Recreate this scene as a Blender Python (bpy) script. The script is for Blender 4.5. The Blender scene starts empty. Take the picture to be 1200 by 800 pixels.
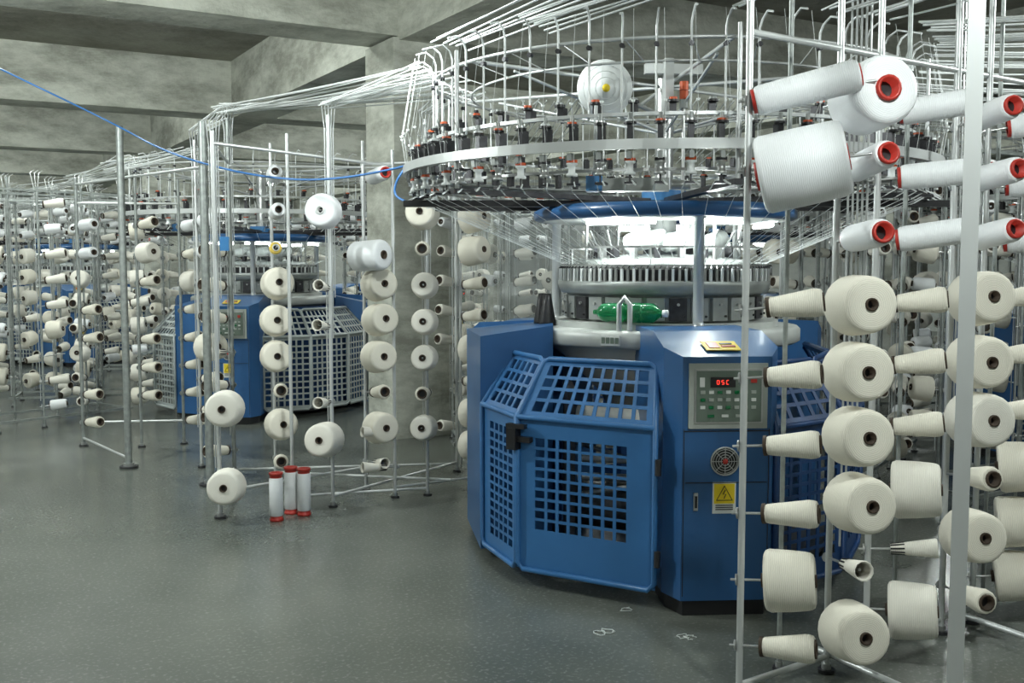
import bpy, math, random
from mathutils import Vector, Matrix
R = random.Random(7)
S = math.sin; C = math.cos; PI = math.pi
sc = bpy.context.scene
sc.view_settings.view_transform = 'Standard'
sc.view_settings.exposure = 0.0

# ------------------------------------------------------------ materials
def mat(name, col, rough=0.5, metal=0.0, var=0.0, vscale=8.0, bump=0.0, bscale=60.0, emit=None, estr=0.0, coat=0.0, alpha=1.0, trans=0.0):
    m = bpy.data.materials.new(name); m.use_nodes = True
    nt = m.node_tree; b = nt.nodes['Principled BSDF']
    b.inputs['Base Color'].default_value = (*col, 1)
    b.inputs['Roughness'].default_value = rough
    b.inputs['Metallic'].default_value = metal
    b.inputs['Coat Weight'].default_value = coat
    b.inputs['Alpha'].default_value = alpha
    b.inputs['Transmission Weight'].default_value = trans
    if emit:
        b.inputs['Emission Color'].default_value = (*emit, 1)
        b.inputs['Emission Strength'].default_value = estr
    tc = nt.nodes.new('ShaderNodeTexCoord')
    if var > 0:
        n = nt.nodes.new('ShaderNodeTexNoise'); n.inputs['Scale'].default_value = vscale
        n.inputs['Detail'].default_value = 5
        nt.links.new(tc.outputs['Object'], n.inputs['Vector'])
        r = nt.nodes.new('ShaderNodeValToRGB')
        r.color_ramp.elements[0].position = 0.3; r.color_ramp.elements[1].position = 0.7
        r.color_ramp.elements[0].color = (*[c*(1-var) for c in col], 1)
        r.color_ramp.elements[1].color = (*[min(1, c*(1+var)) for c in col], 1)
        nt.links.new(n.outputs['Fac'], r.inputs['Fac'])
        nt.links.new(r.outputs['Color'], b.inputs['Base Color'])
    if bump > 0:
        n2 = nt.nodes.new('ShaderNodeTexNoise'); n2.inputs['Scale'].default_value = bscale
        nt.links.new(tc.outputs['Object'], n2.inputs['Vector'])
        bp = nt.nodes.new('ShaderNodeBump'); bp.inputs['Strength'].default_value = bump
        bp.inputs['Distance'].default_value = 0.01
        nt.links.new(n2.outputs['Fac'], bp.inputs['Height'])
        nt.links.new(bp.outputs['Normal'], b.inputs['Normal'])
    return m

def yarn(name, col, rough, amt):
    """wound yarn: fine ridges that follow the winding coordinate stored on the package mesh"""
    m = bpy.data.materials.new(name); m.use_nodes = True
    nt = m.node_tree; b = nt.nodes['Principled BSDF']; b.inputs['Roughness'].default_value = rough
    at = nt.nodes.new('ShaderNodeAttribute'); at.attribute_name = 'wind'
    tc = nt.nodes.new('ShaderNodeTexCoord')
    n = nt.nodes.new('ShaderNodeTexNoise'); n.inputs['Scale'].default_value = 18; n.inputs['Detail'].default_value = 4
    nt.links.new(tc.outputs['Object'], n.inputs['Vector'])
    a1 = nt.nodes.new('ShaderNodeMath'); a1.operation = 'MULTIPLY_ADD'; a1.inputs[1].default_value = 1000.0
    a2 = nt.nodes.new('ShaderNodeMath'); a2.operation = 'MULTIPLY'; a2.inputs[1].default_value = 14.0
    nt.links.new(n.outputs['Fac'], a2.inputs[0])
    nt.links.new(at.outputs['Fac'], a1.inputs[0]); nt.links.new(a2.outputs[0], a1.inputs[2])
    sn = nt.nodes.new('ShaderNodeMath'); sn.operation = 'SINE'; nt.links.new(a1.outputs[0], sn.inputs[0])
    mr = nt.nodes.new('ShaderNodeMapRange'); mr.inputs['From Min'].default_value = -1; mr.inputs['From Max'].default_value = 1
    nt.links.new(sn.outputs[0], mr.inputs['Value'])
    r = nt.nodes.new('ShaderNodeValToRGB')
    r.color_ramp.elements[0].color = (*[c*(1-amt) for c in col], 1); r.color_ramp.elements[1].color = (*[min(1, c*1.02) for c in col], 1)
    nt.links.new(mr.outputs['Result'], r.inputs['Fac']); nt.links.new(r.outputs['Color'], b.inputs['Base Color'])
    bp = nt.nodes.new('ShaderNodeBump'); bp.inputs['Strength'].default_value = .35; bp.inputs['Distance'].default_value = 0.002
    nt.links.new(mr.outputs['Result'], bp.inputs['Height']); nt.links.new(bp.outputs['Normal'], b.inputs['Normal'])
    return m

BLUE = mat('blue_paint', (0.024, 0.102, 0.265), 0.34, var=0.12, vscale=3, coat=0.15)
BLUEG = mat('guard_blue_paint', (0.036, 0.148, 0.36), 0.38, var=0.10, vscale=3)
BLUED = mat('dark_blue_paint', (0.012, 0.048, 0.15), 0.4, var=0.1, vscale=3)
BLUEL = mat('light_blue_paint', (0.05, 0.19, 0.42), 0.35)
GUARDW = mat('pale_guard_paint', (0.40, 0.44, 0.44), 0.4)
STEEL = mat('brushed_steel', (0.52, 0.53, 0.53), 0.3, 0.8, var=0.1, vscale=20)
ALU = mat('aluminium_tube', (0.60, 0.62, 0.62), 0.38, 0.45)
GALV = mat('galvanised_steel', (0.31, 0.335, 0.325), 0.45, 0.45, var=0.2, vscale=25)
GREY = mat('grey_enamel', (0.30, 0.32, 0.31), 0.4, 0.2, var=0.15, vscale=10)
TABLE = mat('pale_grey_table_enamel', (0.50, 0.52, 0.50), 0.4, 0.1, var=0.1, vscale=8)
PANEL = mat('control_panel_grey', (0.36, 0.39, 0.36), 0.45)
PANELD = mat('control_panel_dark', (0.13, 0.17, 0.14), 0.45)
BLACK = mat('black_plastic', (0.012, 0.012, 0.014), 0.4)
DARK = mat('dark_metal', (0.05, 0.05, 0.055), 0.4, 0.5, var=0.3, vscale=30)
WHITE = mat('white_tube_plastic', (0.76, 0.79, 0.79), 0.4)
CLOTH = mat('grey_white_cloth', (0.55, 0.58, 0.57), 0.7, var=.25, vscale=12)
WYARN = yarn('white_polyester_yarn', (0.80, 0.82, 0.84), 0.45, .05)
CREAM = yarn('raw_cotton_yarn', (0.80, 0.765, 0.665), 0.85, .14)
CREAM2 = yarn('pale_cotton_yarn', (0.81, 0.785, 0.71), 0.85, .12)
YELLOWY = mat('yellow_yarn', (0.75, 0.55, 0.12), 0.85)
CORE = mat('brown_paper_core', (0.045, 0.028, 0.016), 0.7)
REDC = mat('red_plastic_core', (0.42, 0.03, 0.02), 0.4)
ORANGE = mat('orange_plastic', (0.60, 0.09, 0.02), 0.4)
GREEN = mat('green_plastic', (0.02, 0.40, 0.14), 0.12, trans=0.65)
YEL = mat('yellow_label', (0.80, 0.60, 0.02), 0.5)
LABEL = mat('white_label', (0.68, 0.70, 0.68), 0.5)
REDE = mat('red_led_digits', (0.8, 0.02, 0.02), 0.4, emit=(1, 0.05, 0.03), estr=1.6)
TUBEL = mat('fluorescent_tube', (1, 1, 1), 0.3, emit=(0.9, 1.0, 0.98), estr=14)
HOSE = mat('blue_hose', (0.04, 0.16, 0.42), 0.4)
PLAST = mat('clear_plastic_film', (0.75, 0.80, 0.80), 0.25, alpha=0.3, bump=0.6, bscale=6)

# ------------------------------------------------------------ mesh builder
class MB:
    def __init__(s): s.v = []; s.f = []; s.m = []; s.s = []; s.mats = []; s.w = {}
    def mi(s, m):
        if m not in s.mats: s.mats.append(m)
        return s.mats.index(m)
    def add(s, vs, fs, m, smooth=False):
        o = len(s.v); s.v.extend([tuple(p) for p in vs]); k = s.mi(m)
        for f in fs:
            s.f.append(tuple(o+i for i in f)); s.m.append(k); s.s.append(smooth)
    def hexa(s, p, m):
        s.add(p, [(0,3,2,1),(4,5,6,7),(0,1,5,4),(1,2,6,5),(2,3,7,6),(3,0,4,7)], m)
    def box(s, c, d, m, rz=0.0):
        x, y, z = d[0]/2, d[1]/2, d[2]/2; cr, sr = C(rz), S(rz); p = []
        for zz in (-z, z):
            for a, b in ((-x,-y),(x,-y),(x,y),(-x,y)):
                p.append((c[0]+a*cr-b*sr, c[1]+a*sr+b*cr, c[2]+zz))
        s.hexa(p, m)
    def lathe(s, o, d, prof, m, seg=16, smooth=True):
        o = Vector(o); d = Vector(d).normalized()
        a = d.orthogonal().normalized(); b = d.cross(a)
        vs = []; fs = []; n = len(prof); base = len(s.v); wl = 0; pt = None
        for t, r in prof:
            if pt: wl += math.hypot(t-pt[0], r-pt[1])
            pt = (t, r)
            for i in range(seg):
                g = 2*PI*i/seg
                s.w[base+len(vs)] = wl
                vs.append(o + d*t + (a*C(g)+b*S(g))*r)
        for j in range(n-1):
            for i in range(seg):
                k = (i+1) % seg
                fs.append((j*seg+i, j*seg+k, (j+1)*seg+k, (j+1)*seg+i))
        s.add(vs, fs, m, smooth)
    def cyl(s, p0, p1, r, m, seg=8, r1=None, caps=True):
        p0 = Vector(p0); p1 = Vector(p1); d = p1-p0; L = d.length
        if L < 1e-6: return
        d /= L; r1 = r if r1 is None else r1
        a = d.orthogonal().normalized(); b = d.cross(a); vs = []
        for q, rr in ((p0, r), (p1, r1)):
            for i in range(seg):
                g = 2*PI*i/seg; vs.append(q+(a*C(g)+b*S(g))*rr)
        s.add(vs, [(i, (i+1) % seg, seg+(i+1) % seg, seg+i) for i in range(seg)], m, seg > 5)
        if caps:
            s.add(vs, [tuple(reversed(range(seg))), tuple(range(seg, 2*seg))], m)
    def path(s, pts, r, m, seg=6, closed=False):
        P = [Vector(p) for p in pts]; n = len(P); vs = []; a = None
        for i in range(n):
            if closed: t = P[(i+1) % n]-P[i-1]
            else: t = P[min(i+1, n-1)]-P[max(i-1, 0)]
            t.normalize()
            if a is None: a = t.orthogonal().normalized()
            a = (a - t*a.dot(t)).normalized(); b = t.cross(a)
            for k in range(seg):
                g = 2*PI*k/seg; vs.append(P[i]+(a*C(g)+b*S(g))*r)
        fs = []
        for i in range(n if closed else n-1):
            j = (i+1) % n
            for k in range(seg):
                l = (k+1) % seg
                fs.append((i*seg+k, i*seg+l, j*seg+l, j*seg+k))
        s.add(vs, fs, m, True)
        if not closed:
            s.add(vs, [tuple(reversed(range(seg))), tuple(range((n-1)*seg, n*seg))], m)
    def ring(s, r0, r1, z0, z1, m, seg=64, c=(0, 0), a0=0, a1=2*PI):
        full = abs(a1-a0-2*PI) < 1e-6; n = seg if full else seg+1; vs = []
        for i in range(n):
            g = a0+(a1-a0)*i/seg
            for r, z in ((r0, z0), (r1, z0), (r1, z1), (r0, z1)):
                vs.append((c[0]+r*S(g), c[1]-r*C(g), z))
        fs = []
        for i in range(seg):
            j = (i+1) % n
            for k in range(4):
                l = (k+1) % 4
                fs.append((i*4+k, i*4+l, j*4+l, j*4+k))
        s.add(vs, fs, m, False)
    def slab(s, q, u0, u1, v0, v1, th, m):
        def P(u, v): return q[0]*(1-u)*(1-v)+q[1]*u*(1-v)+q[2]*u*v+q[3]*(1-u)*v
        n = (q[1]-q[0]).cross(q[3]-q[0]).normalized()*th/2
        c = [P(u0, v0), P(u1, v0), P(u1, v1), P(u0, v1)]
        s.hexa([p+n for p in c]+[p-n for p in c], m)
    def grille(s, q, reg, nc, nr, bar, m, th=0.006):
        u0, u1, v0, v1 = reg
        s.slab(q, 0, u0, 0, 1, th, m); s.slab(q, u1, 1, 0, 1, th, m)
        s.slab(q, u0, u1, 0, v0, th, m); s.slab(q, u0, u1, v1, 1, th, m)
        wu = (u1-u0)/nc; wv = (v1-v0)/nr
        for i in range(1, nc):
            c = u0+wu*i; s.slab(q, c-wu*bar/2, c+wu*bar/2, v0, v1, th, m)
        for j in range(1, nr):
            c = v0+wv*j; s.slab(q, u0, u1, c-wv*bar/2, c+wv*bar/2, th*0.8, m)
    def prism(s, pts, z0, z1, m):
        n = len(pts); zt = z1 if isinstance(z1, list) else [z1]*n
        vs = [(p[0], p[1], z0) for p in pts]+[(p[0], p[1], zt[i]) for i, p in enumerate(pts)]
        s.add(vs, [tuple(reversed(range(n))), tuple(range(n, 2*n))]+[(i, (i+1) % n, n+(i+1) % n, n+i) for i in range(n)], m)
    def mesh(s, name):
        me = bpy.data.meshes.new(name); me.from_pydata(s.v, [], s.f)
        for m in s.mats: me.materials.append(m)
        me.polygons.foreach_set('material_index', s.m)
        me.polygons.foreach_set('use_smooth', s.s)
        if s.w:
            at = me.attributes.new('wind', 'FLOAT', 'POINT')
            at.data.foreach_set('value', [s.w.get(i, 0.0) for i in range(len(s.v))])
        me.update(); return me

def obj(name, me, loc=(0, 0, 0), rz=0, parent=None):
    o = bpy.data.objects.new(name, me); sc.collection.objects.link(o)
    o.location = loc; o.rotation_euler = (0, 0, rz)
    if parent: o.parent = parent
    return o
def empty(name, loc=(0, 0, 0), rz=0):
    o = obj(name, None, loc, rz); o.empty_display_size = 0.2; return o

# ------------------------------------------------------------ yarn packages
def package(mb, base, d, L, rb, rt, m, core, rc=0.022, seg=18, e=0.005):
    mb.lathe(base, d, [(0.0, rc), (0.0, rb*0.86), (0.005, rb*0.95), (0.018, rb), (L*0.5, (rb+rt)/2*1.02), (L-0.03, rt*1.02), (L-0.014, rt*0.985), (L-0.004, rt*0.92), (L, rt*0.8), (L-0.004, rc)], m, seg)
    mb.lathe(base, d, [(-0.012, rc*0.9), (-0.012, rc*1.15), (0, rc*1.15)], core, 12)
    mb.lathe(base, d, [(L-0.01, rc*1.05), (L+e, rc*1.05), (L+e, rc*0.78), (L-0.03, rc*0.72), (L-0.03, 0.004)], core, 14)
    mb.lathe(base, d, [(L-0.028, rc*0.70), (L-0.028, 0.0001)], BLACK, 12)
def full(mb, b, d, m=CREAM, k=1.0, seg=24): package(mb, b, d, 0.165*k, 0.105*k, 0.095*k, m, CORE, 0.021, seg)
def small(mb, b, d, m=CREAM, seg=14, w=1.0):
    package(mb, b, d, 0.17, 0.034*w, 0.047*w, m, CORE, 0.030*w, seg)
def bare(mb, b, d):
    mb.lathe(b, d, [(0, 0.018), (0.02, 0.02), (0.16, 0.036), (0.165, 0.033), (0.15, 0.028)], CREAM2, 12)
    dd = Vector(d).normalized(); a = dd.orthogonal().normalized(); bb = dd.cross(a)
    for i in range(9):
        g = 2*PI*i/9; o = (a*C(g)+bb*S(g))
        mb.cyl(Vector(b)+o*0.019, Vector(b)+dd*0.05+o*0.0225, 0.0035, BLACK, 4)
def wtube(mb, b, d, L=0.30, r=0.048, seg=18): package(mb, b, d, L, r, r*0.97, WYARN, REDC, r*0.72 if r < 0.07 else 0.042, seg, .012)

LV = [0.20+0.23*k for k in range(9)]   # peg levels
def peg(mb, p, d, L=0.2):
    d = Vector(d).normalized(); p = Vector(p)
    mb.cyl(p-d*0.035, p+d*L, 0.005, STEEL, 6)
    mb.cyl(p-d*0.018, p-d*0.012, 0.02, STEEL, 8)

def pole(mb, x, y, h, r=0.012, m=ALU):
    mb.cyl((x, y, 0.012), (x, y, h), r, m, 10)
    mb.cyl((x, y, 0.0), (x, y, 0.014), r*2.6, DARK, 12)
    mb.cyl((x, y, 0.014), (x, y, 0.035), r*1.5, STEEL, 10)

def put(mb, mf, x, y, dirv, items, out=0.07):
    d = Vector((dirv[0], dirv[1], 0)).normalized()
    for k, kind in items.items():
        dd = (d + Vector((R.uniform(-.05, .05), R.uniform(-.05, .05), 0.10+R.uniform(-.04, .04)))).normalized()
        p = Vector((x, y, LV[k])); b = p+dd*out
        peg(mf, p, dd, out+0.13)
        if kind == 'F': full(mb, b, dd)
        elif kind == 'G': full(mb, b, dd, CREAM2, 1.03)
        elif kind == 'M': full(mb, b, dd, CREAM2, 0.82)
        elif kind == 'S': small(mb, b, dd)
        elif kind == 'B': bare(mb, b, dd)
        elif kind == 'W': wtube(mb, b, dd, 0.24, 0.047)
        elif kind == 'P': package(mb, b, dd, 0.16, 0.048, 0.046, WYARN, CORE, 0.022)
        elif kind == 'V': package(mb, b, dd, 0.21, 0.115, 0.112, WYARN, REDC, 0.04, 24, .012)
        elif kind == 'U': package(mb, b, dd, 0.12, 0.105, 0.100, WYARN, LABEL, 0.024, 24)
        elif kind == 'Y': package(mb, b, dd, 0.06, 0.04, 0.04, YELLOWY, LABEL)

def rack(name, mf, mc, loc=(0, 0, 0), rz=0):
    e = empty(name, loc, rz)
    obj('frame', mf, parent=e); obj('yarn_cones', mc, parent=e)
    return e

def generic_rack(seed, npole=4, sp=0.42, h=2.25):
    r = random.Random(seed); mf = MB(); mc = MB(); w = sp*(npole-1)
    for row, y in enumerate((-0.28, 0.28)):
        for i in range(npole):
            x = -w/2+sp*i
            pole(mf, x, y, h+r.uniform(-.05, .12), 0.010, GALV)
            for t in range(3):
                ox = 0.02*(t-1)
                mf.path([(x+ox, y+0.016, 0.25+0.5*t), (x+ox, y+0.016, h-0.05), (x+ox*2, y+0.03, h+0.08), (x+ox*2+0.06, y+0.08, h+0.11)], 0.0035, ALU, 4)
            colk = r.random()
            for k in range(9):
                if r.random() < 0.25: continue
                sx = 1 if (i+row) % 2 else -1
                a = r.uniform(-.2, .2)
                d = Vector((sx*0.75+a, (-1 if row == 0 else 1)*0.65, 0.12)).normalized()
                b = Vector((x, y, LV[k])); peg(mf, b, d); b = b+d*0.06; q = r.random()
                if k > 6 and q < .5: package(mc, b, d, 0.15, 0.042, 0.04, WYARN, CORE if q < .3 else REDC, 0.02, 12)
                elif q < (.55 if colk < .35 else .15): full(mc, b, d, CREAM if r.random() < .6 else CREAM2, 0.82, 14)
                elif q < .85: small(mc, b, d, CREAM2, 10)
                elif q < .93: package(mc, b, d, 0.14, 0.05, 0.045, WYARN, CORE, 0.018, 12)
        mf.box((0, y, 0.09), (w+0.1, 0.022, 0.022), GALV)
        mf.box((0, y, h-0.08), (w+0.1, 0.02, 0.02), GALV)
    for x in (-w/2, w/2):
        mf.box((x, 0, 0.09), (0.022, 0.56, 0.022), GALV); mf.box((x, 0, h-0.08), (0.02, 0.56, 0.02), GALV)
    return mf.mesh('creel_frame'), mc.mesh('creel_cones')

# ------------------------------------------------------------ knitting machine
def P3(phi, t, r, z): return Vector((r*S(phi)+t*C(phi), -r*C(phi)+t*S(phi), z))
def machine(main=True):
    B = MB(); G = MB(); T = MB(); Y = MB()
    D = math.radians
    # control cabinet --------------------------------------------------
    ph = D(3.4)
    pl = [(-.25, .55), (-.25, 1.0), (-.25, 1.24), (-.195, 1.37), (.185, 1.37), (.25, 1.24), (.25, 1.0), (.25, .55)]
    zt = [1.2 if r <= 1.0 else 1.2-0.085*(r-1.0)/.37 for t, r in pl]
    B.prism([P3(ph, t, r, 0)[:2] for t, r in pl], 0.07, zt, BLUE)
    B.prism([P3(ph, t*.93, r*.985, 0)[:2] for t, r in pl], 0.0, 0.07, BLACK)
    rz = ph
    def fb(t, z, w, h, th, m, off=0.0):
        B.box(P3(ph, t, 1.37+off+th/2, z), (w, th, h), m, rz)
    fb(-.005, .58, .35, .003, .004, BLACK); fb(-.005, .80, .37, .004, .004, BLACK)
    for t in (-.187, .177): fb(t, .45, .003, .72, .003, BLACK)
    fb(-.003, .95, .335, .275, .012, PANEL); fb(-.003, .95, .29, .23, .006, STEEL, .012); fb(-.003, .95, .275, .215, .004, PANELD, .018)
    fb(-.03, 1.010, .105, .042, .006, BLACK, .022)
    segs = {'0': 'abcdef', '5': 'acdfg', 'C': 'adef'}
    for i, ch in enumerate('05C'):
        cx = -.052+i*.020; cz = 1.010; w, h = .0045, .008
        pos = {'a': (0, h, 1), 'g': (0, 0, 1), 'd': (0, -h, 1), 'f': (-w, h/2, 0), 'b': (w, h/2, 0), 'e': (-w, -h/2, 0), 'c': (w, -h/2, 0)}
        for q in segs[ch]:
            x, z, hor = pos[q]; fb(cx+x, cz+z, .008 if hor else .0024, .0024 if hor else .007, .003, REDE, .028)
    for i in range(7):
        for j in range(3):
            fb(-.115+i*.036, .968-j*.032, .020, .013, .005, [PANEL, GREEN, LABEL, PANEL, GREEN, PANEL, LABEL][(i*2+j) % 7], .022)
    for t, m in ((-.08, GREEN), (-.02, LABEL), (.04, PANEL)): fb(t, .868, .028, .011, .005, m, .022)
    fb(-.118, 1.01, .02, .04, .005, LABEL, .022); fb(.10, 1.02, .025, .025, .008, REDC, .022)
    # fan with grille
    fc = P3(ph, -.012, 1.372, .672); nd = P3(ph, 0, 1, 0); nd.z = 0
    B.lathe(fc, nd, [(0, .062), (.008, .062), (.008, .056), (.002, .056)], STEEL, 28)
    B.lathe(fc, nd, [(.002, .056), (.002, .0001)], BLACK, 28)
    for rr in (.016, .027, .038, .049): B.lathe(fc, nd, [(.008, rr), (.011, rr+.001), (.008, rr+.003)], STEEL, 28)
    for a in range(4):
        g = a*PI/4; tv = Vector((C(ph), S(ph), 0))*C(g)+Vector((0, 0, 1))*S(g)
        B.cyl(fc+nd*.009-tv*.058, fc+nd*.009+tv*.058, .0018, STEEL, 4)
    B.lathe(fc, nd, [(.009, .012), (.013, .011), (.013, .0001)], REDC, 16)
    # warning label
    fb(-.012, .515, .10, .135, .003, LABEL); fb(-.012, .533, .088, .085, .002, YEL, .003)
    a, b2, c2 = P3(ph, -.046, 1.376, .505), P3(ph, .022, 1.376, .505), P3(ph, -.012, 1.376, .566)
    B.path([a, b2, c2], .003, BLACK, 4, True)
    B.path([P3(ph, -.008, 1.377, .55), P3(ph, -.018, 1.377, .531), P3(ph, -.006, 1.377, .531), P3(ph, -.014, 1.377, .512)], .0022, BLACK, 4)
    for j in range(3): fb(-.012, .483-j*.009, .075, .004, .002, DARK, .003)
    fb(-.135, .50, .018, .075, .01, STEEL); fb(-.135, .50, .009, .05, .006, BLACK, .01)
    # yellow top label on slope
    q = [P3(ph, -.08, 1.31, 1.137), P3(ph, .07, 1.31, 1.137), P3(ph, .07, 1.19, 1.165), P3(ph, -.08, 1.19, 1.165)]
    B.slab(q, 0, 1, 0, 1, .004, YEL)
    q = [p+Vector((0, 0, .003)) for p in q]
    B.slab(q, .12, .42, .2, .8, .004, REDC); B.slab(q, .5, .9, .3, .45, .004, REDC); B.slab(q, .5, .85, .6, .72, .004, BLACK)
    # other two leg cabinets
    for ph2 in (D(-116), D(124)):
        pl = [(-.23, .5), (-.23, 1.02), (-.19, 1.10), (.19, 1.10), (.23, 1.02), (.23, .5)]
        zt = [1.2, 1.17, 1.12, 1.12, 1.17, 1.2]
        B.prism([P3(ph2, t, r, 0)[:2] for t, r in pl], 0.05, zt, BLUE)
        B.prism([P3(ph2, t*.93, r*.98, 0)[:2] for t, r in pl], 0.0, 0.05, BLACK)
    if main:
        B.prism([(-1.085, .12), (-.99, -.50), (-.62, -.42), (-.60, .15)], .05, [1.14, 1.14, 1.19, 1.19], BLUE)
    # guards -----------------------------------------------------------
    def gpanel(p, q, lower, upper, m, th=.006, rt=.013):
        p = Vector((*p, 0)); q = Vector((*q, 0)); z0, z1, z2 = .09, .80, 1.055; k = .84
        if not main: k = .8
        Z = lambda v, z: Vector((v.x, v.y, z))
        qp = [Z(p, z0), Z(q, z0), Z(q, z1), Z(p, z1)]
        G.grille(qp, *lower, m, th)
        qu = [Z(p, z1), Z(q, z1), Z(q*k, z2), Z(p*k, z2)]
        G.grille(qu, *upper, m, th)
        e = (q-p).normalized()*.03
        n = Vector((q.y-p.y, -(q.x-p.x), 0)).normalized()*.012
        n = n if n.dot(p) > 0 else -n
        fr = [Z(p+e, z0+.0)+n, Z(q-e, z0)+n, Z(q, z0+.03)+n, Z(q, z1)+n, Z(q*k, z2-.02)+n, Z(q*k-e, z2)+n, Z(p*k+e, z2)+n, Z(p*k, z2-.02)+n, Z(p, z1)+n, Z(p, z0+.03)+n]
        G.path(fr, rt, m, 8, True)
        G.cyl(Z(p, z1)+n, Z(q, z1)+n, rt, m, 8)
    if main:
        P1, P2, P3_ = (-.97, -.52), (-.80, -.95), (-.21, -1.30)
        gpanel(P2, P3_, ((.13, .80, .27, .87), 8, 9, .26), ((.08, .93, .1, .88), 9, 4, .28), BLUEG)
        gpanel(P1, P2, ((.2, .85, .1, .9), 5, 13, .3), ((.1, .9, .1, .88), 5, 4, .28), BLUEG)
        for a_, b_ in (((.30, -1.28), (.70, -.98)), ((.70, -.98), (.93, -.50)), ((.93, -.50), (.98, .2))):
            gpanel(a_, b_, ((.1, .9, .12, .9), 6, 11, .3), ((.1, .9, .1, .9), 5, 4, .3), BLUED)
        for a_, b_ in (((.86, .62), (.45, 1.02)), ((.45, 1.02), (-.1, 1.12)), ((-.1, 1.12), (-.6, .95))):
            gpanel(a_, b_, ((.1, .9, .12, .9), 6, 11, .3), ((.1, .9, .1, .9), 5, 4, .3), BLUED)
        G.box((-.82, -.96, .70), (.05, .06, .10), BLACK, -.6); G.box((-.78, -.99, .70), (.09, .03, .025), BLACK, -.6); G.box((-.81, -.98, .76), (.10, .03, .02), BLACK, -.6)
        for z in (.2, .6): G.cyl((-.205, -1.325, z), (-.205, -1.325, z+.07), .014, DARK, 8)
    else:
        for off in (0, -120, 120):
            for i in range(4):
                o = D(off); pp = [P3(D(a_)+o, 0, 1.12, 0)[:2] for a_ in (16+24*i, 16+24*(i+1))]
                if i == 3:
                    B.prism([pp[0], pp[1], Vector(pp[1])*.7, Vector(pp[0])*.7], .05, [1.1, 1.1, 1.17, 1.17], BLUE); continue
                gpanel(pp[0], pp[1], ((.04, .96, .05, .95), 7, 11, .28), ((.04, .96, .06, .94), 7, 4, .28), GUARDW)
        G.ring(.86, .88, .06, 1.08, BLUED, 40)  # dark cylinder added as a shaded interior, so the pale grilles stand out
    B.ring(.05, .9, .03, .07, DARK, 48)
    # inside: take-down rollers, cloth roll, side frames
    if main:
        T.cyl((-.50, -.56, .715), (.30, -.74, .715), .085, CREAM2, 24)
        T.cyl((-.50, -.60, .54), (.30, -.78, .54), .02, STEEL, 14); T.cyl((-.50, -.56, .44), (.30, -.74, .44), .02, STEEL, 14)
        T.cyl((-.50, -.48, .28), (.30, -.66, .28), .12, DARK, 24)
        T.cyl((-.5, -.5, .60), (.2, -.8, .42), .012, STEEL, 8); T.cyl((-.5, -.62, .36), (.2, -.86, .52), .012, STEEL, 8)
        for x, y in ((-.54, -.50), (.33, -.62)): T.box((x, y, .5), (.04, .40, .8), DARK)
    T.lathe((0, 0, 1.1), (0, 0, -1), [(0, .64), (.04, .62), (.10, .54), (.30, .34), (.40, .29)], CREAM2, 40)
    # table --------------------------------------------------------------
    T.lathe((0, 0, 1.085), (0, 0, 1), [(0, .30), (0, .71), (.015, .735), (.075, .735), (.09, .72), (.09, .45)], TABLE, 72)
    T.ring(.45, .62, 1.175, 1.205, TABLE, 64)
    T.box(P3(D(-28), 0, .742, 1.13), (.10, .012, .05), LABEL, D(-28))
    for i in range(4): T.box(P3(D(-28), -.036+.024*i, .749, 1.13), (.017, .006, .03), PANELD, D(-28))
    # cylinder & cams
    T.lathe((0, 0, 1.20), (0, 0, 1), [(0, .50), (.02, .52), (.13, .52), (.15, .53), (.15, .56), (.19, .575), (.215, .575), (.215, .50)], GREY, 72)
    n = 30
    for i in range(n):
        g = 2*PI*i/n
        T.box(P3(g, 0, .525, 1.275), (.088, .03, .115), DARK if i % 5 == 0 else GREY, g)
        T.cyl(P3(g, 0, .54, 1.30), P3(g, 0, .55, 1.30), .008, STEEL, 6)
        T.cyl(P3(g, .03, .54, 1.24), P3(g, .03, .55, 1.24), .006, BLACK, 6)
    n = 110 if main else 60
    for i in range(n):
        g = 2*PI*i/n
        T.box(P3(g, 0, .565, 1.447), (.013, .014, .066), WHITE if i % 2 else STEEL, g)
        T.cyl(P3(g, 0, .57, 1.48), P3(g, .01, .55, 1.50), .004, DARK, 4)
    T.ring(.50, .56, 1.485, 1.50, STEEL, 64); T.ring(.44, .535, 1.42, 1.47, DARK, 64)
    T.lathe((0, 0, 1.5), (0, 0, 1), [(0, .48), (.02, .47), (.03, .40), (.05, .30), (.06, .08), (.25, .07)], GREY, 48)
    for i in range(6):
        g = D(30+60*i); T.cyl(P3(g, 0, .42, 1.5), P3(g, 0, .42, 1.74), .01, STEEL, 8)
    T.ring(.52, .53, 1.585, 1.595, STEEL, 64)
    for i in range(12):
        g = D(15+30*i); T.cyl(P3(g, 0, .525, 1.49), P3(g, 0, .525, 1.59), .004, STEEL, 5)
    for a_, r_ in ((-24, .30), (12, .30), (60, .3)):
        T.lathe(P3(D(a_), -.12, r_, 1.61), P3(D(a_), 1, 0, .15), [(0, .001), (0, .04), (.02, .05), (.2, .048), (.22, .04), (.22, .001)], CLOTH, 16)
    for i in range(18):
        g = D(20*i+7); T.box(P3(g, 0, .36, 1.56), (.03, .04, .07), DARK if i % 2 else STEEL, g); T.cyl(P3(g, 0, .38, 1.58), P3(g, .03, .44, 1.68), .005, STEEL, 5)
    # columns
    for a_ in (8, -112, 128):
        g = D(a_)
        T.lathe(P3(g, 0, .62, 1.175), (0, 0, 1), [(0, .05), (.012, .05), (.016, .03), (.05, .026), (.55, .026), (.555, .04), (.58, .04)], ALU, 18)
    # grey loop handle on the table edge
    h0 = P3(D(-24), -.02, .705, 1.175); h1 = P3(D(-24), .035, .705, 1.175)
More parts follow.
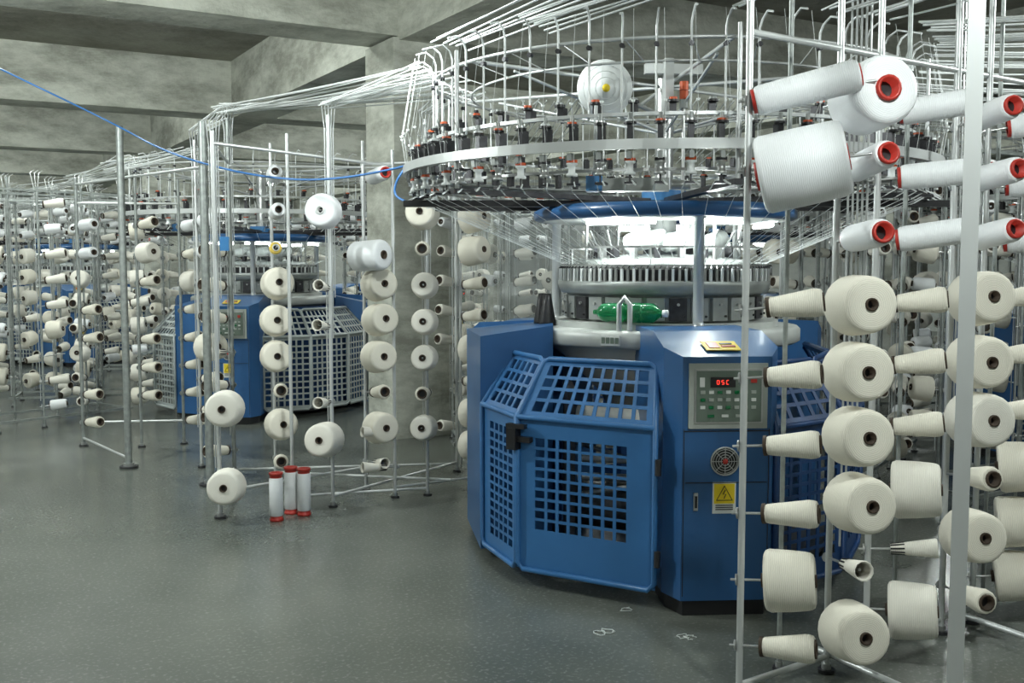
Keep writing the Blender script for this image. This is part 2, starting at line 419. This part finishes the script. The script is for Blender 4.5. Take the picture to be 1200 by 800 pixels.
    T.path([h0, h0+Vector((0, 0, .13)), (h0+h1)/2+Vector((0, 0, .165)), h1+Vector((0, 0, .13)), h1], .013, ALU, 8)
    # blue crown disc + lamps below
    T.lathe((0, 0, 1.735), (0, 0, 1), [(.0, .25), (0, .69), (.012, .71), (.05, .71), (.075, .66), (.08, .2)], BLUE, 80)
    T.lathe((0, 0, 1.733), (0, 0, -1), [(0, .66), (.004, .60), (.004, .3)], LABEL, 60)
    for a0, a1 in ((-50, -12), (0, 34), (70, 110), (150, 200)):
        T.path([P3(D(a0+(a1-a0)*i/6), 0, .58, 1.712) for i in range(7)], .011, TUBEL, 6)
    # shaft, black arms
    T.cyl((0, 0, 1.6), (0, 0, 2.5), .05, STEEL, 16); T.cyl((0, 0, 1.81), (0, 0, 1.90), .12, BLUEL, 24)
    T.box((0.04, -.30, 1.815), (2.86, .08, .032), BLACK)
    T.box((0.02, .42, 1.83), (2.6, .07, .03), BLACK)
    for a_ in (5, 65, -55, 125, -115, 185):
        g = D(a_); T.box(P3(g, 0, .69, 1.845), (.05, 1.34, .025), DARK, g)
        T.cyl(P3(g, 0, 1.33, 1.83), P3(g, 0, 1.33, 2.50), .010, ALU, 8)
        T.cyl(P3(g, 0, .0, 2.46), P3(g, 0, 1.25, 2.46), .010, ALU, 8)
        T.cyl(P3(g, 0, .05, 2.22), P3(g, 0, 1.0, 2.44), .008, ALU, 8)
    # motor box
    T.box((-.30, -1.16, 1.845), (.30, .09, .055), GREY, -.12); T.box((-.47, -1.14, 1.85), (.07, .10, .065), BLUEL, -.12); T.cyl((-.14, -1.18, 1.845), (-.06, -1.19, 1.845), .02, STEEL, 10)
    T.cyl((-.47, -1.15, 1.87), (-.47, -1.20, 2.18), .008, WHITE, 6)
    # rings
    dz = -.03; dr = -.055
    T.ring(1.40, 1.418, 1.975, 2.018, ALU, 120); T.ring(1.31, 1.40, 1.992, 2.0, GREY, 120)
    T.ring(1.27, 1.29, 2.13, 2.145, ALU, 96); T.ring(1.25, 1.26, 1.90, 1.912, STEEL, 96)
    T.path([P3(2*PI*i/80, 0, 1.25, 2.46) for i in range(80)], .008, ALU, 6, True)
    T.path([P3(2*PI*i/80, 0, 1.05, 2.40) for i in range(80)], .006, ALU, 6, True)
    # feeders : upper stop-motions above the rail, pulley wheels below
    def Q(g, t, r, z): return P3(g, t, r+dr, z+dz)
    n = 68 if main else 44
    for i in range(n):
        g = 2*PI*(i+.3)/n
        T.box(Q(g, 0, 1.40, 2.075), (.024, .05, .08), DARK, g)
        T.cyl(Q(g, 0, 1.42, 2.115), Q(g, 0, 1.42, 2.124), .027, BLACK, 12)
        T.cyl(Q(g, 0, 1.42, 2.125), Q(g, 0, 1.42, 2.133), .021, (ORANGE if i % 3 == 0 else STEEL if i % 3 == 1 else WHITE), 12)
        T.cyl(Q(g, 0, 1.42, 2.133), Q(g, 0, 1.42, 2.16), .009, GREY, 8)
        T.box(Q(g, .0, 1.44, 1.985), (.020, .03, .03), GREY, g)
        T.lathe(Q(g, 0, 1.42, 1.905), (0, 0, 1), [(0, .008), (0, .025), (.010, .025), (.016, .015), (.044, .015), (.050, .025), (.056, .025), (.056, .008)], WHITE if i % 2 else STEEL, 12)
        T.cyl(Q(g, 0, 1.42, 1.963), Q(g, 0, 1.42, 1.974), .024, ORANGE if i % 2 else DARK, 12)
        T.cyl(Q(g, 0, 1.42, 1.98), Q(g, 0, 1.42, 1.87), .004, DARK, 5)
        T.box(Q(g, 0, 1.40, 1.872), (.045, .05, .010), DARK, g)
        T.cyl(Q(g, -.02, 1.40, 1.88), Q(g, -.03, 1.34, 1.845), .003, WHITE, 4)
        T.cyl(Q(g, .01, 1.42, 1.88), Q(g, .03, 1.46, 1.86), .004, WHITE, 4)
        T.cyl(Q(g, .01, 1.42, 2.10), Q(g, .02, 1.48, 2.20), .0025, STEEL, 4)
        T.lathe(Q(g, .02, 1.48, 2.195), (0, 0, 1), [(0, .006), (.010, .009), (.010, .004)], WHITE, 8)
    n2 = 48 if main else 32
    for i in range(n2):
        g = 2*PI*(i+.1)/n2
        T.box(P3(g, 0, 1.245, 2.16), (.028, .045, .05), DARK, g)
        T.cyl(P3(g, 0, 1.27, 2.185), P3(g, 0, 1.27, 2.195), .024, BLACK, 10)
        T.cyl(P3(g, .0, 1.27, 2.196), P3(g, .0, 1.27, 2.206), .018, ORANGE if i % 2 else GREY, 10)
    # vertical yarn rods with goose-neck tops
    n3 = 54 if main else 40
    for i in range(n3):
        g = 2*PI*(i+.5)/n3; j = R.uniform(-.02, .02)
        T.path([P3(g, 0, 1.255, 2.12), P3(g, 0, 1.255, 2.51+j), P3(g, .005, 1.27, 2.545+j), P3(g, .01, 1.31, 2.57+j), P3(g, .01, 1.36, 2.555+j)], .0052, WHITE if i % 2 else ALU, 5)
        T.cyl(P3(g, 0, 1.245, 2.43), P3(g, 0, 1.265, 2.43), .012, DARK, 6)
        if i % 2: T.cyl(P3(g, .0, 1.255, 2.47), P3(g, .06, 1.05, 2.40), .003, ALU, 4)
    # threads
    n4 = 68 if main else 30
    for i in range(n4):
        g = 2*PI*(i+.3)/n4
        Y.cyl(Q(g, -.03, 1.34, 1.845), P3(g+.12, 0, .55, 1.505), .0013, WHITE, 3, caps=False)
        Y.cyl(P3(g, .01, 1.36, 2.555), Q(g, .02, 1.48, 2.20), .0011, WHITE, 3, caps=False)
        Y.cyl(Q(g, .02, 1.48, 2.20), Q(g, .02, 1.445, 1.95), .0011, WHITE, 3, caps=False)
    if main:
        o = P3(D(-25), 0, .625, 1.262)
        d = P3(D(-25), 1, 0, .0).normalized()
        T.lathe(o-d*.17, d, [(0, .001), (.0, .012), (.02, .014), (.03, .03), (.05, .044), (.09, .047), (.095, .044), (.10, .047), (.16, .048), (.17, .044), (.18, .001)], GREEN, 24)
        T.lathe(o+d*.02, d, [(0, .001), (.0, .046), (.02, .050), (.06, .050), (.065, .046), (.07, .050), (.12, .048), (.14, .034), (.16, .016), (.18, .014), (.18, .001)], GREEN, 24)
        T.lathe(o+d*.19, d, [(0, .001), (0, .018), (.025, .018), (.025, .001)], WHITE, 12)
        for a_, r_ in ((-76, .66), (-84, .67)):
            T.lathe(P3(D(a_), 0, r_, 1.175), (0, 0, 1), [(0, .001), (0, .045), (.02, .045), (.12, .028), (.17, .02), (.17, .001)], BLACK, 16)
        # blowing fan
        fc = Vector((-.37, -.50, 2.37)); nd = Vector((.1, -1, -.1)).normalized()
        T.lathe(fc, nd, [(-.03, .13), (0, .14), (.02, .135), (.022, .03), (.03, .028), (.03, .001)], WHITE, 36)
        for rr in (.05, .08, .11): T.lathe(fc, nd, [(.024, rr), (.026, rr+.002), (.024, rr+.004)], WHITE, 32)
        T.lathe(fc, nd, [(-.10, .001), (-.10, .05), (-.03, .05)], GREY, 16); T.lathe(fc, nd, [(.031, .02), (.034, .02), (.034, .0001)], YEL, 12)
        T.cyl(fc-nd*.06, (0, 0, 2.3), .012, STEEL, 8)
        for z, m in ((2.28, GREY), (2.325, ORANGE), (2.37, ORANGE)): T.cyl((.03, -.45, z), (.03, -.45, z+.042), .022, m, 16)
        T.cyl((.03, -.45, 1.86), (.03, -.45, 2.28), .009, STEEL, 8)
        T.box((0.0, -.3, 2.50), (.30, .04, .05), ALU, .1); T.box((-.03, -.32, 2.40), (.045, .045, .30), ALU, .2)
    return [('cabinets', B.mesh('cabinets')), ('safety_guards', G.mesh('guards')), ('knitting_head_and_feeders', T.mesh('head')), ('threads', Y.mesh('threads'))]

LC = (.93, 1.0, .965)
def plight(name, loc, e, rad=.15, parent=None, col=LC):
    l = bpy.data.lights.new(name, 'POINT'); l.energy = e; l.shadow_soft_size = rad; l.color = col
    o = bpy.data.objects.new(name, l); sc.collection.objects.link(o); o.location = loc
    if parent: o.parent = parent
    return o
def place_machine(parts, loc, rz=0):
    e = empty('circular_knitting_machine', loc, rz)
    for n, me in parts: obj(n, me, parent=e)
    return e
mainp = machine(True)
e = place_machine(mainp, (.83, 5.65, 0), 0)
for x, y in ((-.30, -.42), (.16, -.50), (.1, .5)): plight('machine_lamp', (x, y, 1.68), 9, .03, e)
plight('added_interior_light', (-.15, -.25, 1.0), 5, .03, e)  # light added inside the machine to brighten the interior behind the grilles
bg = machine(False)
for x, y, a in ((-2.65, 10.9, -.05), (-6.9, 16.2, .4), (-10.5, 21.5, 2.0), (4.75, 8.4, .9), (2.3, 11.4, .2), (-2.2, 17.5, 1.4), (-14.0, 19.5, 1.4), (7.5, 14, .6)):
    place_machine(bg, (x, y, 0), a)

# ------------------------------------------------------------ near right creel
mf, mc = MB(), MB()
cols = [
 (0.78, 3.42, 2.9, (.93, -.36), {0:'S', 1:'F', 2:'S', 3:'S', 4:'S', 5:'S'}, .08),
 (1.16, 3.68, 2.9, (.14, -.99), {0:'F', 1:'B', 2:'F', 3:'F', 4:'F', 5:'F', 6:'W', 7:'W', 8:'V'}, .13),
 (1.345, 3.80, 2.9, (.93, -.36), {0:'G', 1:'B', 2:'G', 3:'S', 4:'S', 5:'S', 6:'W', 7:'W', 8:'W'}, .08),
 (1.75, 4.08, 2.9, (.14, -.99), {0:'S', 1:'F', 2:'S', 3:'G', 4:'F', 5:'F', 6:'W', 7:'W', 8:'W'}, .13),
 (1.93, 4.20, 2.9, (.93, -.36), {0:'F', 1:'F', 2:'F', 3:'S', 4:'S', 5:'S', 6:'W', 7:'W', 8:'W'}, .08),
 (2.35, 4.50, 2.9, (.14, -.99), {0:'F', 1:'F', 2:'S', 3:'F', 4:'F', 5:'F', 6:'W', 7:'W'}, .1),
]
for x, y, h, d, it, out in cols:
    pole(mf, x, y, h); put(mc, mf, x, y, d, it, out)
peg(mf, (.78, 3.42, LV[8]), (.97, -.22, .12), .4); package(mc, (.80, 3.41, LV[8]-.005), (.97, -.25, .22), .33, .048, .052, WYARN, REDC, .035, 24)
peg(mf, (.78, 3.42, LV[7]), (.97, -.22, .12), .4); package(mc, (.815, 3.40, LV[7]-.02), (.95, -.30, .20), .28, .128, .122, WYARN, REDC, .042, 32)
a, b = Vector((.78, 3.42, 0)), Vector((2.35, 4.50, 0))
for z in (2.26, .06): mf.cyl(a+Vector((0, 0, z)), b+Vector((0, 0, z)), .012, ALU, 8)
for x, y in ((1.5, 3.1), (2.2, 3.5)):
    mf.cyl((x-.35, y+.65, .06), (x, y, .06), .012, ALU, 8)
mf.cyl((1.0, 3.0, 2.42), (2.6, 4.1, 2.42), .012, ALU, 8)
for (x, y) in ((.99, 3.56), (1.56, 3.95), (2.1, 4.33)):
    pole(mf, x, y+.14, 2.9, .009, GALV)
for t in range(5): mf.cyl((1.40+.02*t, 4.3, .3+.2*t), (1.40+.02*t, 4.3, 2.7), .005, ALU, 5); mf.cyl((2.0+.02*t, 4.7, .3+.2*t), (2.0+.02*t, 4.7, 2.7), .005, ALU, 5)
rack('yarn_creel_rack', mf.mesh('f'), mc.mesh('c'))
mb = MB(); mb.box((1.156, 2.60, 1.5), (.040, .022, 3.0), ALU, -.40); mb.box((1.156, 2.60, .006), (.12, .10, .012), ALU, -.4)
obj('square_steel_post', mb.mesh('post'))

# ------------------------------------------------------------ near left creel
mf, mc = MB(), MB()
for x, y, h in ((-1.73, 5.98, 2.27), (-1.11, 6.26, 2.40), (-.755, 6.52, 2.22), (-.55, 6.58, 2.42), (-1.38, 6.35, 2.3), (-1.96, 7.14, 2.5), (-1.60, 6.85, 2.3), (-.97, 6.72, 2.3), (-.40, 7.35, 2.3), (-2.3, 7.5, 2.4)):
    pole(mf, x, y, h, .0135 if x in (-1.73, -1.96) else .011, ALU if x != -1.96 else GALV)
put(mc, mf, -1.60, 6.85, (.33, -.94), {0:'S', 1:'F', 2:'S', 3:'F', 4:'F', 5:'F', 6:'Y', 7:'P', 8:'P'}, .22)
put(mc, mf, -.97, 6.72, (.5, -.85), {0:'B', 1:'F', 2:'S', 3:'F', 4:'F', 5:'F', 6:'B', 8:'W'}, .16)
package(mc, (-.99, 6.50, LV[6]-.03), (.80, -.5, .05), .23, .095, .095, WYARN, CORE, .026, 24)
put(mc, mf, -.55, 6.74, (-.1, -.99), {1:'M', 2:'S', 3:'M', 4:'M', 5:'M', 6:'S', 7:'F'}, .12)
put(mc, mf, -1.11, 6.26, (-.15, -.98), {1:'G', 2:'B', 4:'B', 5:'B', 7:'U'}, .06)
put(mc, mf, -1.67, 5.98, (.12, -.99), {0:'G', 2:'G'}, .04)
put(mc, mf, -1.96, 7.14, (-.6, -.7), {0:'S', 1:'S', 2:'S', 3:'B', 4:'S', 5:'S', 6:'S'}, .06)
put(mc, mf, -.755, 6.52, (-.8, -.5), {0:'B', 1:'B'}, .06)
put(mc, mf, -.40, 7.35, (.8, -.5), {0:'F', 1:'F', 2:'S', 3:'F', 4:'S', 5:'S', 6:'F', 7:'F'}, .08)
put(mc, mf, -2.3, 7.5, (.8, -.6), {1:'S', 2:'S', 3:'F', 4:'S', 5:'S', 6:'P', 7:'P'}, .06)
def rail(p, q, r=.010, m=ALU): mf.cyl(p, q, r, m, 6)
rail((-1.73, 5.98, .16), (-.97, 6.72, .16)); rail((-1.96, 7.14, .06), (-.40, 7.35, .06)); rail((-1.60, 6.85, .10), (-.40, 6.60, .10))
rail((-1.11, 6.26, .07), (-.40, 7.35, .07)); rail((-1.73, 5.98, .07), (-1.96, 7.14, .07)); rail((-1.38, 6.35, .05), (-.55, 6.58, .05)); rail((-.755, 6.52, .07), (.05, 7.0, .07))
rail((-1.96, 7.14, 2.18), (-.40, 7.35, 2.18)); rail((-1.73, 5.98, 2.2), (-1.96, 7.14, 2.2)); rail((-1.73, 5.98, 2.2), (-.755, 6.52, 2.12)); rail((-.97, 6.72, 2.15), (-.55, 6.58, 2.15))
for (x, y, h) in ((-1.73, 5.98, 2.27), (-1.11, 6.26, 2.4), (-.55, 6.58, 2.42), (-1.96, 7.14, 2.5), (-.40, 7.35, 2.3), (-2.3, 7.5, 2.4)):
    for t in range(5):
        ox = .013*(t-2)
        mf.path([(x+ox, y+.018, .3+.25*t), (x+ox, y+.018, h-.08), (x+ox*1.6, y+.02, h+.06), (x+ox*1.6+.05, y-.02, h+.10)], .0040, ALU, 5)
mf.box((-1.66, 5.94, 1.62), (.05, .02, .08), BLUEL)
rack('yarn_creel_rack', mf.mesh('f'), mc.mesh('c'))
mf, mc = MB(), MB()
for x, y, h, r in ((-2.84, 7.5, 2.5, .026), (-3.55, 8.4, 2.2, .014), (-3.05, 8.35, 2.2, .012), (-2.75, 8.5, 2.2, .012), (-2.06, 6.9, 2.45, .028)):
    pole(mf, x, y, h, r, GALV)
put(mc, mf, -3.55, 8.4, (.8, -.5), {0:'S', 1:'S', 3:'S', 4:'S', 6:'P', 7:'P'}); put(mc, mf, -3.05, 8.35, (.8, -.5), {1:'S', 2:'S', 3:'S', 5:'S', 6:'M', 7:'S'}); put(mc, mf, -2.75, 8.5, (.8, -.5), {0:'S', 1:'S', 2:'S', 3:'S', 4:'S', 5:'M', 6:'S', 7:'P'})
rail((-3.55, 8.4, .2), (-2.75, 8.5, .2)); rail((-3.55, 8.4, 2.15), (-2.06, 6.9, 2.15)); rail((-3.55, 8.4, .07), (-2.84, 7.5, .07)); rail((-3.55, 8.4, 2.0), (-2.75, 8.5, 2.0))
rack('yarn_creel_rack', mf.mesh('f'), mc.mesh('c'))

# ------------------------------------------------------------ background creels
gm_ = [generic_rack(s, n) for s, n in ((1, 4), (2, 5), (3, 4))]
spots = [(-4.75, 11.2, .3), (-5.9, 12.6, -.5), (-4.4, 9.7, .9), (-5.0, 14.2, .2), (-8.3, 14.2, .6), (-8.9, 17.2, -.3), (-6.6, 19.6, .4), (-10.9, 17.8, .9), (-12.5, 20, .2),
         (-3.9, 13.4, 1.2), (-1.2, 12.9, .4), (.15, 8.6, .15), (1.4, 9.2, -.3), (2.9, 8.9, .4), (3.2, 6.7, .55), (4.6, 6.0, .3), (2.55, 7.6, 1.0), (6.1, 10.1, .3), (3.5, 5.3, .6), (4.4, 10.7, .1), (.2, 13.5, .2), (-3.2, 15.3, .5), (6.3, 12.5, .4)]
for i, (x, y, a) in enumerate(spots):
    f, c = gm_[i % 3]; rack('yarn_creel_rack', f, c, (x, y, 0), a)

# ------------------------------------------------------------ overhead yarn tubes
def bundle(specs):
    mb = MB()
    for (p, q, n, sp0, sp1, sag) in specs:
        p = Vector(p); q = Vector(q); d = (q-p); side = Vector((-d.y, d.x, 0)).normalized()
        for i in range(n):
            t = (i-(n-1)/2)
            a = p+side*t*sp0+Vector((0, 0, R.uniform(-.02, .02))); b = q+side*t*sp1+Vector((0, 0, R.uniform(-.05, .05)))
            s_ = sag*R.uniform(.6, 1.3)
            mb.path([a.lerp(b, k/8)+Vector((0, 0, -s_*4*(k/8)*(1-k/8))) for k in range(9)], .0048, WHITE, 5)
    return mb
obj('overhead_yarn_tubes', bundle([
 ((-1.98, 7.12, 2.55), (-.42, 5.95, 2.58), 12, .018, .045, .01),
 ((-2.0, 7.2, 2.60), (-.30, 6.3, 2.58), 7, .02, .05, .03),
 ((-1.12, 6.26, 2.46), (-.45, 5.75, 2.56), 9, .015, .03, .01),
 ((-.55, 6.58, 2.46), (-.25, 6.25, 2.56), 7, .015, .04, .0),
 ((-2.3, 7.5, 2.45), (-1.96, 7.14, 2.55), 5, .02, .02, .0)]).mesh('t'))
obj('overhead_yarn_tubes', bundle([
 ((1.9, 4.75, 2.56), (3.3, 3.9, 2.52), 12, .05, .05, .03),
 ((1.45, 4.4, 2.56), (1.9, 3.3, 2.60), 10, .04, .06, .02),
 ((2.15, 5.4, 2.56), (4.5, 4.8, 2.50), 14, .05, .07, .03),
 ((2.05, 6.2, 2.56), (4.9, 6.4, 2.50), 12, .05, .06, .03),
 ((1.7, 6.7, 2.56), (4.2, 8.0, 2.55), 12, .05, .06, .03),
 ((-.30, 5.05, 2.57), (1.0, 3.7, 2.78), 7, .04, .05, .0),
 ((.10, 4.70, 2.57), (1.6, 3.6, 2.80), 7, .04, .05, .0),
 ((.9, 4.3, 2.58), (1.7, 3.9, 2.85), 6, .05, .06, .0)]).mesh('t'))
obj('overhead_yarn_tubes', bundle([
 ((-3.9, 10.6, 2.58), (-4.75, 11.1, 2.4), 8, .05, .03, .02), ((-2.9, 9.6, 2.58), (-3.3, 8.5, 2.3), 8, .05, .03, .01),
 ((-3.9, 11.2, 2.58), (-5.9, 12.5, 2.4), 8, .05, .03, .03), ((-6.5, 15.2, 2.58), (-5.0, 14.2, 2.4), 8, .05, .03, .02), ((1.5, 6.9, 2.58), (1.5, 9.0, 2.4), 12, .05, .05, .02), ((.3, 6.8, 2.58), (.1, 8.4, 2.4), 10, .05, .05, .02)]).mesh('t'))
# blue air hose
cu = bpy.data.curves.new('blue_air_hose', 'CURVE'); cu.dimensions = '3D'; cu.bevel_depth = .0065; cu.bevel_resolution = 2
pts = [(-5.2, 8.2, 3.6), (-3.5, 7.0, 2.84), (-2.86, 7.48, 2.51), (-2.3, 6.9, 2.24), (-1.57, 6.2, 2.03), (-1.1, 6.0, 1.98), (-.60, 5.68, 2.03), (-.54, 5.55, 2.05), (-.62, 5.5, 1.95), (-.63, 5.5, 1.84), (-.5, 5.4, 1.82)]
sp = cu.splines.new('NURBS'); sp.points.add(len(pts)-1)
for i, p in enumerate(pts): sp.points[i].co = (*p, 1)
sp.use_endpoint_u = True; sp.order_u = 3; cu.materials.append(HOSE)
obj('blue_air_hose', cu)

def ftube():
    mb = MB()
    mb.lathe((0, 0, 0), (0, 0, 1), [(0, .028), (0, .041), (.012, .041), (.014, .036), (.03, .036)], REDC, 24)
    mb.lathe((0, 0, 0), (0, 0, 1), [(.03, .0355), (.035, .040), (.25, .040), (.256, .036)], WYARN, 24)
    mb.lathe((0, 0, 0), (0, 0, 1), [(.256, .036), (.272, .036), (.274, .041), (.286, .041), (.286, .03), (.20, .029), (.20, .001)], REDC, 24)
    return mb.mesh('tube')
ft = ftube()
for x, y in ((-1.385, 5.93), (-1.335, 6.10), (-1.248, 6.06)): obj('yarn_tube', ft, (x, y, 0))

# lint scraps on the floor
mb = MB()
for cx, cy in ((.366, 4.08), (.50, 4.36), (.69, 4.04), (.72, 4.02), (.39, 4.10)):
    pts = []; g = R.uniform(0, 6)
    for k in range(12):
        g += R.uniform(.2, 1.0); pts.append((cx+.03*C(g)*R.uniform(.4, 1.3), cy+.03*S(g)*R.uniform(.4, 1.2), .003))
    mb.path(pts, .0022, CLOTH, 4)
obj('cotton_lint_scraps', mb.mesh('lint'))

# plastic film drape behind machine
mb = MB(); vs = []; nx, nz = 30, 16
for j in range(nz+1):
    for i in range(nx+1):
        u = i/nx; z = 1.0+1.0*j/nz
        vs.append((-.35+1.1*u+.02*S(9*u+j*.6), 7.55+.06*S(u*25+j*.35)+.03*S(j*1.1), z+.03*S(u*14)))
mb.add(vs, [(j*(nx+1)+i, j*(nx+1)+i+1, (j+1)*(nx+1)+i+1, (j+1)*(nx+1)+i) for j in range(nz) for i in range(nx)], PLAST, True)
mb.cyl((-.4, 7.55, 2.04), (.8, 7.55, 2.04), .01, ALU, 8)
for x in (-.38, .78): mb.cyl((x, 7.55, 0), (x, 7.55, 2.04), .01, ALU, 8)
obj('plastic_film_cover', mb.mesh('film'))

# ------------------------------------------------------------ room (rotated 30 deg)
TH = math.radians(30)
E1 = Vector((-S(TH), C(TH), 0)); E2 = Vector((C(TH), S(TH), 0)); CC = Vector((-.88, 9.15, 0))
def W(s, w, z=0): return CC+E1*s+E2*w+Vector((0, 0, z))
def rbox(name, s, w, z, ds, dw, dz, m):
    mb = MB(); mb.box((0, 0, 0), (dw, ds, dz), m)
    return obj(name, mb.mesh(name), W(s, w, z), TH)

def concrete(name, c0, c1, scale=0.6):
    m = bpy.data.materials.new(name); m.use_nodes = True; nt = m.node_tree; b = nt.nodes['Principled BSDF']
    tc = nt.nodes.new('ShaderNodeTexCoord')
    n1 = nt.nodes.new('ShaderNodeTexNoise'); n1.inputs['Scale'].default_value = scale; n1.inputs['Detail'].default_value = 9; n1.inputs['Roughness'].default_value = .72
    mp = nt.nodes.new('ShaderNodeMapping'); mp.inputs['Scale'].default_value = (1, 1, 2.5)
    nt.links.new(tc.outputs['Object'], mp.inputs['Vector']); nt.links.new(mp.outputs['Vector'], n1.inputs['Vector'])
    r = nt.nodes.new('ShaderNodeValToRGB'); r.color_ramp.elements[0].position = .38; r.color_ramp.elements[1].position = .60
    r.color_ramp.elements[0].color = (*c0, 1); r.color_ramp.elements[1].color = (*c1, 1)
    nt.links.new(n1.outputs['Fac'], r.inputs['Fac']); nt.links.new(r.outputs['Color'], b.inputs['Base Color'])
    n2 = nt.nodes.new('ShaderNodeTexNoise'); n2.inputs['Scale'].default_value = 9; n2.inputs['Detail'].default_value = 8
    nt.links.new(tc.outputs['Object'], n2.inputs['Vector'])
    bp = nt.nodes.new('ShaderNodeBump'); bp.inputs['Strength'].default_value = .5; bp.inputs['Distance'].default_value = .04
    nt.links.new(n2.outputs['Fac'], bp.inputs['Height']); nt.links.new(bp.outputs['Normal'], b.inputs['Normal'])
    b.inputs['Roughness'].default_value = .85
    return m
CONC = concrete('raw_concrete', (.27, .275, .235), (.56, .575, .51), 1.1)
CONCD = concrete('dark_slab_concrete', (.17, .165, .135), (.32, .315, .265), .7)
WALLM = concrete('painted_wall', (.40, .43, .41), (.55, .57, .54), .4)

fm = bpy.data.materials.new('polished_terrazzo_floor'); fm.use_nodes = True; nt = fm.node_tree; b = nt.nodes['Principled BSDF']
tc = nt.nodes.new('ShaderNodeTexCoord')
n1 = nt.nodes.new('ShaderNodeTexNoise'); n1.inputs['Scale'].default_value = .7; n1.inputs['Detail'].default_value = 7; n1.inputs['Roughness'].default_value = .55
nt.links.new(tc.outputs['Object'], n1.inputs['Vector'])
r = nt.nodes.new('ShaderNodeValToRGB'); r.color_ramp.elements[0].position = .30; r.color_ramp.elements[1].position = .72
r.color_ramp.elements[0].color = (.078, .089, .078, 1); r.color_ramp.elements[1].color = (.150, .160, .142, 1)
nt.links.new(n1.outputs['Fac'], r.inputs['Fac'])
n2 = nt.nodes.new('ShaderNodeTexNoise'); n2.inputs['Scale'].default_value = 60; n2.inputs['Detail'].default_value = 4
nt.links.new(tc.outputs['Object'], n2.inputs['Vector'])
r2 = nt.nodes.new('ShaderNodeValToRGB'); r2.color_ramp.elements[0].position = .54; r2.color_ramp.elements[1].position = .72
r2.color_ramp.elements[0].color = (0, 0, 0, 1); r2.color_ramp.elements[1].color = (1, 1, 1, 1)
nt.links.new(n2.outputs['Fac'], r2.inputs['Fac'])
mx = nt.nodes.new('ShaderNodeMixRGB'); mx.inputs['Color2'].default_value = (.27, .28, .26, 1)
mm = nt.nodes.new('ShaderNodeMath'); mm.operation = 'MULTIPLY'; mm.inputs[1].default_value = .5
nt.links.new(r2.outputs['Color'], mm.inputs[0]); nt.links.new(mm.outputs[0], mx.inputs['Fac'])
nt.links.new(r.outputs['Color'], mx.inputs['Color1']); nt.links.new(mx.outputs['Color'], b.inputs['Base Color'])
n3 = nt.nodes.new('ShaderNodeTexNoise'); n3.inputs['Scale'].default_value = 1.3; n3.inputs['Detail'].default_value = 3
nt.links.new(tc.outputs['Object'], n3.inputs['Vector'])
mr = nt.nodes.new('ShaderNodeMapRange'); mr.inputs['From Min'].default_value = .3; mr.inputs['From Max'].default_value = .7; mr.inputs['To Min'].default_value = .20; mr.inputs['To Max'].default_value = .27
nt.links.new(n3.outputs['Fac'], mr.inputs['Value']); nt.links.new(mr.outputs['Result'], b.inputs['Roughness'])

s0, s1, w0, w1 = -14.0, 22.0, -12.0, 16.0
sm, wm = (s0+s1)/2, (w0+w1)/2
rbox('floor', sm, wm, -.05, s1-s0, w1-w0, .1, fm)
rbox('ceiling', sm, wm, 4.2, s1-s0, w1-w0, .2, CONCD)
rbox('wall_back', s1+.1, wm, 2.1, .2, w1-w0, 4.2, WALLM); rbox('wall_front', s0-.1, wm, 2.1, .2, w1-w0, 4.2, WALLM)
rbox('wall_left', sm, w0-.1, 2.1, s1-s0, .2, 4.2, WALLM); rbox('wall_right', sm, w1+.1, 2.1, s1-s0, .2, 4.2, WALLM)
for i in range(-2, 5):
    rbox('beam_cross_%d' % (i+3), 5.3*i, wm, 3.76, .55, w1-w0, .68, CONC)
for i in range(-1, 3):
    rbox('beam_long_%d' % (i+2), sm, 6.2*i, 3.74, s1-s0, .5, .72, CONC)
k = 0
for i in (-1, 0, 1, 2):
    for j in (-2, 0, 2, 4):
        if (i, j) == (0, -2): continue
        k += 1; rbox('column_%d' % k, 5.3*j, 6.2*i, 1.7, .62, .62, 3.4, CONC)

# ------------------------------------------------------------ lights
def fixture(p, rz, z, power, ln=1.3):  # unseen fixtures, added to light the hall
    mb = MB()
    mb.box((0, 0, .05), (ln, .16, .05), LABEL)
    for y in (-.05, .05): mb.cyl((-ln/2+.03, y, .01), (ln/2-.03, y, .01), .013, TUBEL, 6)
    if z < 3.9:
        for x in (-.4, .4): mb.cyl((x, 0, .07), (x, 0, .30), .004, STEEL, 5)
    e = obj('unseen_tube_fixture', mb.mesh('fixture'), p, rz)
    plight('unseen_fill_light', (0, 0, -.10), power, .12, e)  # point light added below the tubes, also spills up to the beams
for x, y, z, p in ((-3.6, 4.9, 2.95, 270), (-.6, 5.0, 2.95, 85), (1.3, 1.6, 3.0, 165), (3.6, 4.3, 2.95, 160), (-2.0, -1.5, 3.2, 80)):  # hung above the view, to brighten beam faces and foreground
    fixture(Vector((x, y, z)), 0, z, p)
for s in (1.2, 6.5, 11.8, 17.0):  # added ceiling fixtures, tucked behind the cross beams so they stay unseen
    for w in (-8.6, -3.1, 3.1, 9.0):
        fixture(W(s, w, 4.02), TH, 4.02, 220)

wld = bpy.data.worlds.new('world'); sc.world = wld; wld.use_nodes = True
wld.node_tree.nodes['Background'].inputs[0].default_value = (.7, .8, .8, 1); wld.node_tree.nodes['Background'].inputs[1].default_value = .3

# ------------------------------------------------------------ camera
cd = bpy.data.cameras.new('camera'); cd.lens = 36; cd.sensor_width = 36; cd.clip_end = 200
co = bpy.data.objects.new('camera', cd); sc.collection.objects.link(co)
co.location = (0, 0, 1.5); co.rotation_euler = (math.radians(90-4.29), 0, 0)
sc.camera = co
